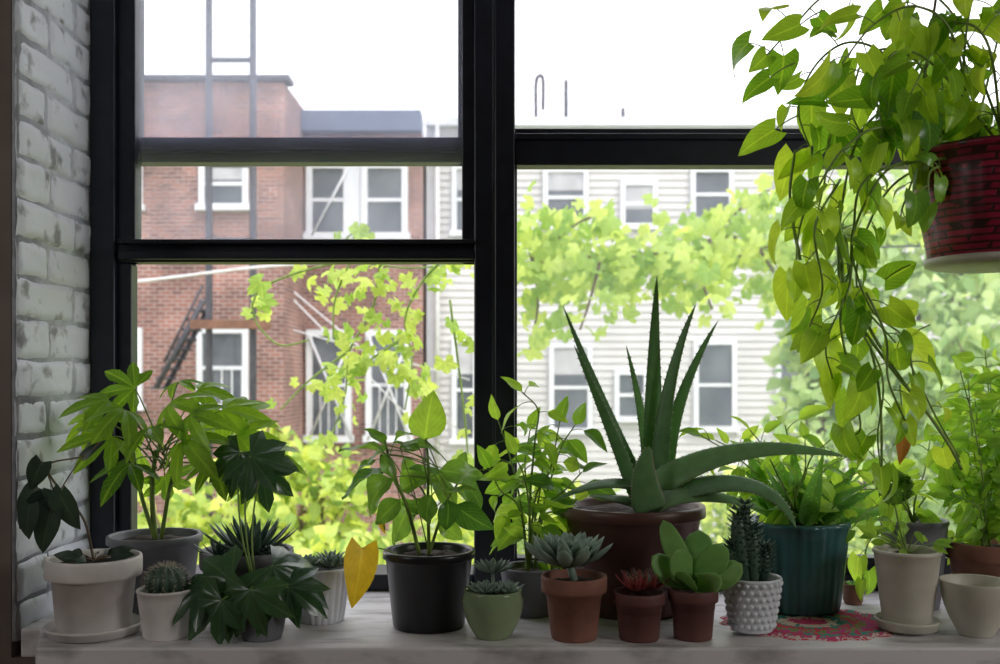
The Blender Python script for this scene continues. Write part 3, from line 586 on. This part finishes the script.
# 8 tall leafy plant
e,t=pot('potted_pepper_plant',530,1.63,60,48,566,M['grey'],'plain'); S=MB(); Lf=MB()
for p in ([(530,500),(535,440),(538,410),(522,392)],[(520,500),(508,450),(498,420)],[(545,500),(560,450),(575,425)],[(535,500),(550,470),(560,420)],[(520,510),(500,490),(490,468)],[(545,510),(565,490),(582,472)],[(530,520),(525,480),(515,455)],[(540,520),(560,510),(575,500)],[(535,520),(540,490),(545,450)],[(535,520),(525,470),(530,430)]):
    dd=u(1.57,1.66); sprig(S,Lf,[t+rv(.008)]+[W(x,y,dd) for x,y in p],.017,.054,.6,'ovate',.0022,.001,hang=.25,start=.2,lmi=int(R.random()<.35))
S.obj('stems',M['stem'],e); Lf.obj('leaves',[M['light'],M['mid']],e)
# 9 terracotta echeveria
e,t=pot('potted_echeveria',574,1.475,66,46,575,M['terra'],'collar'); C=MB(); tube(C,[t,t+Vector((-.008,0,.03))],.006,.006)
rosette(C,t+Vector((-.010,-.005,.022)),.066,6,11,.36,.13,tip=.35,sharp=False); C.obj('leaves',M['echev'],e)
# 10 aloe
e,t=pot('potted_aloe_vera',632,1.66,145,106,504,M['brownpl'],'lip'); C=MB()
ap=lambda q:(1-q)**.7*(1 if q>.08 else .8+2.5*q)+.01
def al(base,mid,tip,w,th,db=1.66,dm=1.64,dt=1.62,n=CAM):
    fleshy(C,bez(W(*base,db),W(*mid,dm),W(*tip,dt),26),n,w,th,ap,0,10,.3,teeth=.003,tmi=1)
al((655,500),(650,400),(657,276),.048,.022,1.66,1.66,1.64,CAM+Vector((.3,0,0)))
al((645,500),(608,420),(563,306),.034,.018,1.66,1.68,1.68,CAM+Vector((.5,0,0)))
al((638,500),(612,430),(574,345),.026,.014,1.62,1.60,1.6)
al((650,490),(648,430),(626,345),.026,.014,1.70,1.7,1.7)
al((660,500),(658,390),(696,304),.036,.020,1.64,1.64,1.62,CAM+Vector((-.5,0,.1)))
al((665,500),(664,410),(718,321),.034,.018,1.68,1.69,1.69,CAM+Vector((-.4,0,.1)))
al((655,487),(735,432),(848,457),.052,.022,1.62,1.54,1.50,CAM+UP*.7)
al((664,497),(770,460),(796,528),.044,.022,1.61,1.50,1.45,CAM+UP*.8)
al((655,494),(610,470),(553,502),.038,.018,1.62,1.58,1.56,CAM*.5+UP)
al((650,510),(638,470),(650,446),.056,.030,1.58,1.57,1.57,CAM)
al((640,505),(620,498),(588,496),.034,.018,1.62,1.6,1.57,UP+CAM*.5)
al((668,500),(700,480),(745,488),.036,.018,1.64,1.66,1.68,UP+CAM*.8)
al((655,506),(690,484),(765,510),.042,.022,1.60,1.56,1.54,CAM+UP)
C.obj('leaves',[M['aloe'],M['spine']],e)
# 11 small dark pot
e,t=pot('potted_sempervivum',639,1.47,52,40,591,M['terrad'],'collar'); C=MB()
for k in range(7): rosette(C,t+Vector((u(-.022,.022),u(-.02,.015),.012)),.030,3,7,.26,.12,tip=.7,sharp=True,mi=(k%3)//2)
C.obj('leaves',[M['red'],M['echev']],e)
# 12 paddle succulent
e,t=pot('potted_paddle_plant',693,1.475,50,38,588,M['terrad'],'collar'); C=MB()
sp=lambda q:(.35+.65*min(1,q*2.0))*(1 if q<.55 else math.sqrt(max(0,1-((q-.55)/.45)**2)))
for (bx,by),(tx,ty),w,dd in (((693,585),(663,520),.034,1.50),((694,582),(700,530),.050,1.50),((697,582),(722,543),.050,1.45),((697,586),(742,564),.042,1.46),((690,586),(652,556),.040,1.45),((690,584),(676,550),.044,1.44),((695,586),(715,573),.044,1.43),((690,587),(684,572),.036,1.42)):
    fleshy(C,bez(W(bx,by,1.475),W((bx+tx)/2,(by+ty)/2+6,(1.475+dd)/2),W(tx,ty,dd),14),CAM+UP*.5+rv(.45),w,.007,sp,0,10,.2)
C.obj('leaves',M['jade'],e)
# 13 hobnail pot with cactus
e,t=pot('potted_haworthia',752,1.50,58,42,576,M['milk'],'hobnail',z0=SZ+.006); C=MB()
for (x,y,r_) in ((738,512,.012),(752,528,.012),(733,545,.010),(764,548,.010),(745,505,.009)):
    top=W(x,y,1.5); base=t+Vector(((x-750)*.0009,0,0)); P=bez(base,(base+top)/2+Vector(((x-750)*.0004,0,0)),top,14)
    fleshy(C,P,CAM,r_*2.2,r_*2,lambda q:min(1,.6+q*2)*math.sqrt(max(0.01,1-q**5)),0,10,0)
    for i,p in enumerate(P[2:]):
        for k in range(6):
            a=k*pi/3+i*.5; o=Vector((math.cos(a),math.sin(a),.7)).normalized(); fleshy(C,[p+o*r_*.6,p+o*(r_*1.1+.003),p+o*(r_+.012)],UP,.006,.003,lambda q:1-q*.9,0,6,0)
C.obj('leaves',M['spike'],e)
# 14 teal pot w/ spotted plant
e,t=pot('potted_spotted_aloe',797,1.65,104,84,519,M['teal'],'facet',z0=SZ+.006); S=MB(); Lf=MB()
for k in range(30):
    a=u(0,2*pi); b0=t+Vector((math.cos(a),math.sin(a),0))*u(0,.045); L=u(.09,.16); el=u(.35,1.3)
    o=Vector((math.cos(a)*1.1,math.sin(a)*.55-.1,0)); d=(o*math.cos(el)+UP*math.sin(el)).normalized(); leaf(Lf,b0,d,UP*.6+CAM*.6+rv(.3),L,L*.24,'lance',u(.2,.6),.4,ns=12)
for p in ([(790,500),(770,470),(745,455),(715,440)],[(800,500),(810,460),(830,440)],[(780,500),(760,490),(735,470)],[(810,505),(845,480),(862,470)],[(795,500),(790,450),(785,425)],[(790,500),(765,450),(750,430)],[(805,500),(825,470),(850,455)],[(795,500),(805,470),(805,440)],[(785,500),(740,460),(700,435)]):
    sprig(S,Lf,[t]+[W(x,y,u(1.6,1.68)) for x,y in p],.018,.054,.5,'ovate',.002,.001,start=.15,lmi=1)
S.obj('stems',M['stem'],e); Lf.obj('leaves',[M['spot'],M['light']],e)
# 15 crochet trivet (table runner shape)
b=MB(); cx,cy=.482,1.560; vs=[];fs=[];uvs=[];n=96;rings=12
for i in range(rings+1):
    for k in range(n):
        a=2*pi*k/n; rr=(i/rings)*(1+.04*math.cos(a*16)*(i/rings)**3)+.005; vs.append((cx+rr*.135*math.cos(a),cy+rr*.105*math.sin(a),SZ+.001+.004*(i%2)+(0 if i<rings else -.001))); uvs.append((a/6.28,i/rings))
for i in range(rings):
    for k in range(n): fs.append((i*n+k,i*n+(k+1)%n,(i+1)*n+(k+1)%n,(i+1)*n+k))
b.add(vs,fs,uvs); b.obj('crochet_trivet',M['crochet'])
# 16 tiny red pot
e,t=pot('miniature_pot',853,1.70,22,17,583,M['terra'],'collar'); C=MB(); rosette(C,t,.018,3,6,.35,.2); C.obj('leaves',M['jade'],e)
# 17 cream pot
e,t=pot('potted_pilea',907,1.512,64,46,549,M['cream'],'plain',saucer=1,z0=SZ+.004); S=MB(); Lf=MB()
for k in range(16):
    a=u(0,6.28); b0=t+Vector((math.cos(a)*u(.02,.05),math.sin(a)*.03,u(.01,.05))); stem_leaf(S,Lf,t,b0,b0+Vector((math.cos(a)*.03,math.sin(a)*.02,u(-.02,.02))),.5,'ovate')
tube(S,catmull([t,W(900,530,1.5),W(895,505,1.5)]),.0018,.0012)
for k in range(110):
    v=rv(1).normalized(); c=W(895,488,1.47); leaf(Lf,c+v*.015,v+rv(.7),v+UP*.3,.016,.013,'ovate',.5,.2,ns=4,nc=1,mi=1)
S.obj('stems',M['stem'],e); Lf.obj('leaves',[M['light'],M['mid']],e)
# 17b dark pot at back
e,t=pot('potted_pothos',914,1.68,64,48,519,M['grey'],'plain'); S=MB(); Lf=MB()
for p in ([(900,500),(870,510),(850,530)],[(905,500),(885,470),(868,450)],[(915,500),(925,470),(930,440)],[(905,510),(870,540),(862,580)],[(920,505),(940,480),(950,465)],[(900,500),(880,490),(850,490)]):
    sprig(S,Lf,[t]+[W(x,y,u(1.6,1.68)) for x,y in p],.022,.045,.6,'heart',.002,.001,start=.15)
S.obj('stems',M['stem'],e); Lf.obj('leaves',M['light'],e)
# 18 white bowl
pot('ceramic_bowl',976,1.492,68,34,580,M['cream'],'openbowl',soil=False)
# 19 terracotta leafy
e,t=pot('potted_mint',986,1.67,78,58,541,M['terra'],'collar'); S=MB(); Lf=MB()
for p in ([(985,500),(975,430),(960,370)],[(985,490),(990,420),(985,350)],[(995,500),(1010,430),(1020,360)],[(975,510),(955,470),(943,430)],[(980,510),(965,500),(950,495)],[(985,500),(965,450),(955,400)],[(990,500),(1000,440),(1000,390)],[(1000,500),(1030,470),(1050,440)],[(980,520),(965,530),(955,550)],[(985,480),(1000,460),(1005,420)],[(985,500),(965,480),(960,440)],[(985,500),(980,450),(975,400)],[(990,480),(1010,460),(1020,400)],[(985,500),(975,460),(968,380)],[(990,500),(995,460),(990,380)]):
    dd=u(1.6,1.7); sprig(S,Lf,[t+rv(.01)]+[W(x,y,dd) for x,y in p],.013,.036,.65,'ovate',.0018,.0009,hang=.1,start=.12,both=True)
S.obj('stems',M['stem'],e); Lf.obj('leaves',M['light'],e)

# ================================================================== HANGING POTHOS
hd=1.32; hc=W(992,262,hd); e=root('hanging_pothos_basket',hc); b=MB(); r=.098; h=.145
lathe(b,hc.x,hd,hc.z,[(r*.76,0),(r*.8,.003),(r*.84,.03),(r*.92,.07),(r*.98,.11),(r*1.0,h-.008),(r*1.03,h-.006),(r*1.03,h),(r*.95,h),(r*.9,h-.02),(r*.88,h-.03)],64,lambda a,z,i:1+.012*math.cos(a*24))
b.obj('basket',M['redbasket'],e)
b=MB(); lathe(b,hc.x,hd,hc.z-.008,[(r*.7,0),(r*.84,.003),(r*.86,.012),(r*.8,.012)]); b.obj('drip_tray',M['cream'],e)
b=MB(); hook=Vector((hc.x,hd,2.70))
for k in range(3):
    a=k*2*pi/3+.5; tube(b,[Vector((hc.x+r*math.cos(a),hd+r*math.sin(a),hc.z+h)),Vector((hc.x,hd,2.2))],.0018,.0018)
tube(b,[Vector((hc.x,hd,2.2)),hook],.003,.003); b.obj('hanger',M['cord'],e)
S=MB(); Lf=MB(); t=hc+UP*(h-.01)
b=MB(); lathe(b,hc.x,hd,hc.z+h-.03,[(r*.87,0),(r*.87,.01),(r*.3,.016)]); b.obj('soil',M['soil'],e)
# (path, leaf step, leaf size, material, from_pot)
vines=[([(950,130),(905,110),(870,120),(845,170),(835,240),(850,300),(878,370),(882,430),(880,470)],.032,.052,0,1),
 ([(960,120),(900,60),(850,40),(815,60),(800,110),(812,160)],.024,.056,0,1),
 ([(970,120),(930,40),(880,0),(830,-10),(790,30),(770,60)],.026,.056,0,1),
 ([(950,130),(890,130),(850,150),(815,190),(800,230),(795,270)],.030,.050,0,1),
 ([(945,130),(880,170),(850,230),(845,290),(830,340),(835,380)],.034,.052,0,1),
 ([(950,130),(910,180),(865,230),(860,290),(900,350),(930,410),(958,460)],.042,.046,0,1),
 ([(955,120),(900,80),(860,90),(830,130),(825,180),(815,230)],.028,.054,0,1),
 ([(990,110),(960,40),(920,10),(870,20),(840,70)],.024,.056,0,1),
 ([(1000,110),(990,50),(960,20),(930,50),(915,90)],.024,.056,0,1),
 ([(960,120),(940,70),(900,50),(880,90),(885,130)],.026,.054,0,1),
 ([(970,130),(930,150),(905,200),(900,220)],.038,.046,0,1),
 ([(1000,100),(1000,40),(1010,-10)],.024,.056,0,1),([(980,100),(970,30),(975,-20)],.024,.056,0,1),
 ([(940,140),(895,160),(870,200),(855,250),(870,310),(905,340),(915,380)],.038,.050,0,1),
 ([(960,130),(935,170),(925,205)],.03,.045,1,1),([(1000,130),(985,170),(975,195)],.03,.045,1,1),
 ([(990,110),(950,90),(935,100),(940,150)],.024,.050,1,1),([(1000,100),(1010,100),(1000,140)],.024,.05,1,1),
 ([(855,250),(840,310),(850,370),(860,420),(855,440)],.028,.050,0,0),
 ([(860,280),(880,330),(890,380),(905,420)],.032,.046,0,0),
 ([(990,90),(950,20),(900,-20)],.024,.058,0,1),([(990,90),(920,60),(870,50),(850,100),(858,140)],.026,.056,0,1),
 ([(980,90),(960,50),(930,30),(900,30),(890,60)],.024,.055,1,1),([(960,100),(920,100),(895,110),(870,160),(865,190)],.028,.05,1,1),
 ([(840,180),(815,230),(820,290),(812,330)],.030,.050,0,0)]
for i,(p,st,lz,mi,fp) in enumerate(vines):
    dd=u(1.22,1.40); path=([t+Vector((u(-.04,.02),u(-.05,.05),0))] if fp else [W(*p[0],1.33)])+[W(x+u(-5,5),y+u(-5,5),dd+u(-.02,.02)) for x,y in p[1:]]
    sprig(S,Lf,path,st,lz,.68,'heart',.0019,.0011,pet=.5,hang=.5,start=.12 if fp else 0,nb=CAM*.6+UP*.6,lmi=mi,jit=.6,curl=.5)
for (b_,t_) in (((770,78),(740,96)),((775,130),(738,150)),((885,280),(920,262)),((825,345),(838,395)),((905,340),(942,370)),((808,300),(798,345)),((790,275),(782,320)),((850,395),(838,430)),((800,25),(765,40))):
    dd=u(1.28,1.36); stem_leaf(S,Lf,W(b_[0]+25,b_[1]-15,dd),W(*b_,dd),W(*t_,dd),.68,'heart')
Br=MB(); leaf(Br,W(903,428,1.3),W(900,468,1.3)-W(903,428,1.3),CAM,.05,.022,'ovate',.2,.5)
tube(S,[W(900,385,1.3),W(903,428,1.3)],.001,.001)
for p in ([(840,235),(848,300),(885,360),(925,410),(960,462)],[(838,240),(842,290),(868,340),(880,400),(882,475)],[(800,260),(790,200),(795,150)],[(845,235),(856,300),(895,370),(940,430),(962,470)]):
    tube(S,catmull([W(x,y,1.33) for x,y in p]),.0024,.0016)
S.obj('stems',M['stem'],e); Lf.obj('leaves',[M['pothos'],M['mid']],e); Br.obj('dry_leaf',M['brownleaf'],e)

# ================================================================== LIGHT + CAMERA
sc=bpy.context.scene
w=bpy.data.worlds.new('World'); sc.world=w; w.use_nodes=True; bg=w.node_tree.nodes['Background']; bg.inputs['Color'].default_value=(.95,.94,1,1); bg.inputs['Strength'].default_value=2.35
sun=bpy.data.lights.new('sun','SUN'); sun.energy=2.2; sun.angle=math.radians(14); sun.color=(1,.97,.9); so=bpy.data.objects.new('sun',sun); sc.collection.objects.link(so)
so.rotation_euler=Vector((.45,-.45,.85)).to_track_quat('Z','Y').to_euler()
def fill_light(name,loc,tgt,en,size,col):  # bare area light added as room fill, no fixture behind it
    la=bpy.data.lights.new(name,'AREA'); la.energy=en; la.shape='DISK'; la.size=size; la.color=col; lo=bpy.data.objects.new(name,la); sc.collection.objects.link(lo)
    lo.location=loc; lo.rotation_euler=(Vector(loc)-Vector(tgt)).to_track_quat('Z','Y').to_euler()
fill_light('room_fill_right',(2.3,.0,1.75),(0,1.6,1.0),16,.8,(1,.97,.95))  # added off-frame fill, brightens the brick reveal and pot fronts
fill_light('room_fill_left',(-2.1,.0,1.75),(0,1.6,1.0),7,.8,(1,.97,.95))  # weaker added fill from the left, also unseen
cam=bpy.data.cameras.new('camera'); co=bpy.data.objects.new('camera',cam); sc.collection.objects.link(co); sc.camera=co
co.location=(0,0,CZ); co.rotation_euler=(pi/2,0,0); cam.lens=36; cam.sensor_width=36; cam.shift_y=.048; cam.clip_start=.02; cam.clip_end=500
cam.dof.use_dof=True; cam.dof.focus_distance=1.5; cam.dof.aperture_fstop=6.3
sc.view_settings.view_transform='Standard'; sc.view_settings.look='None'
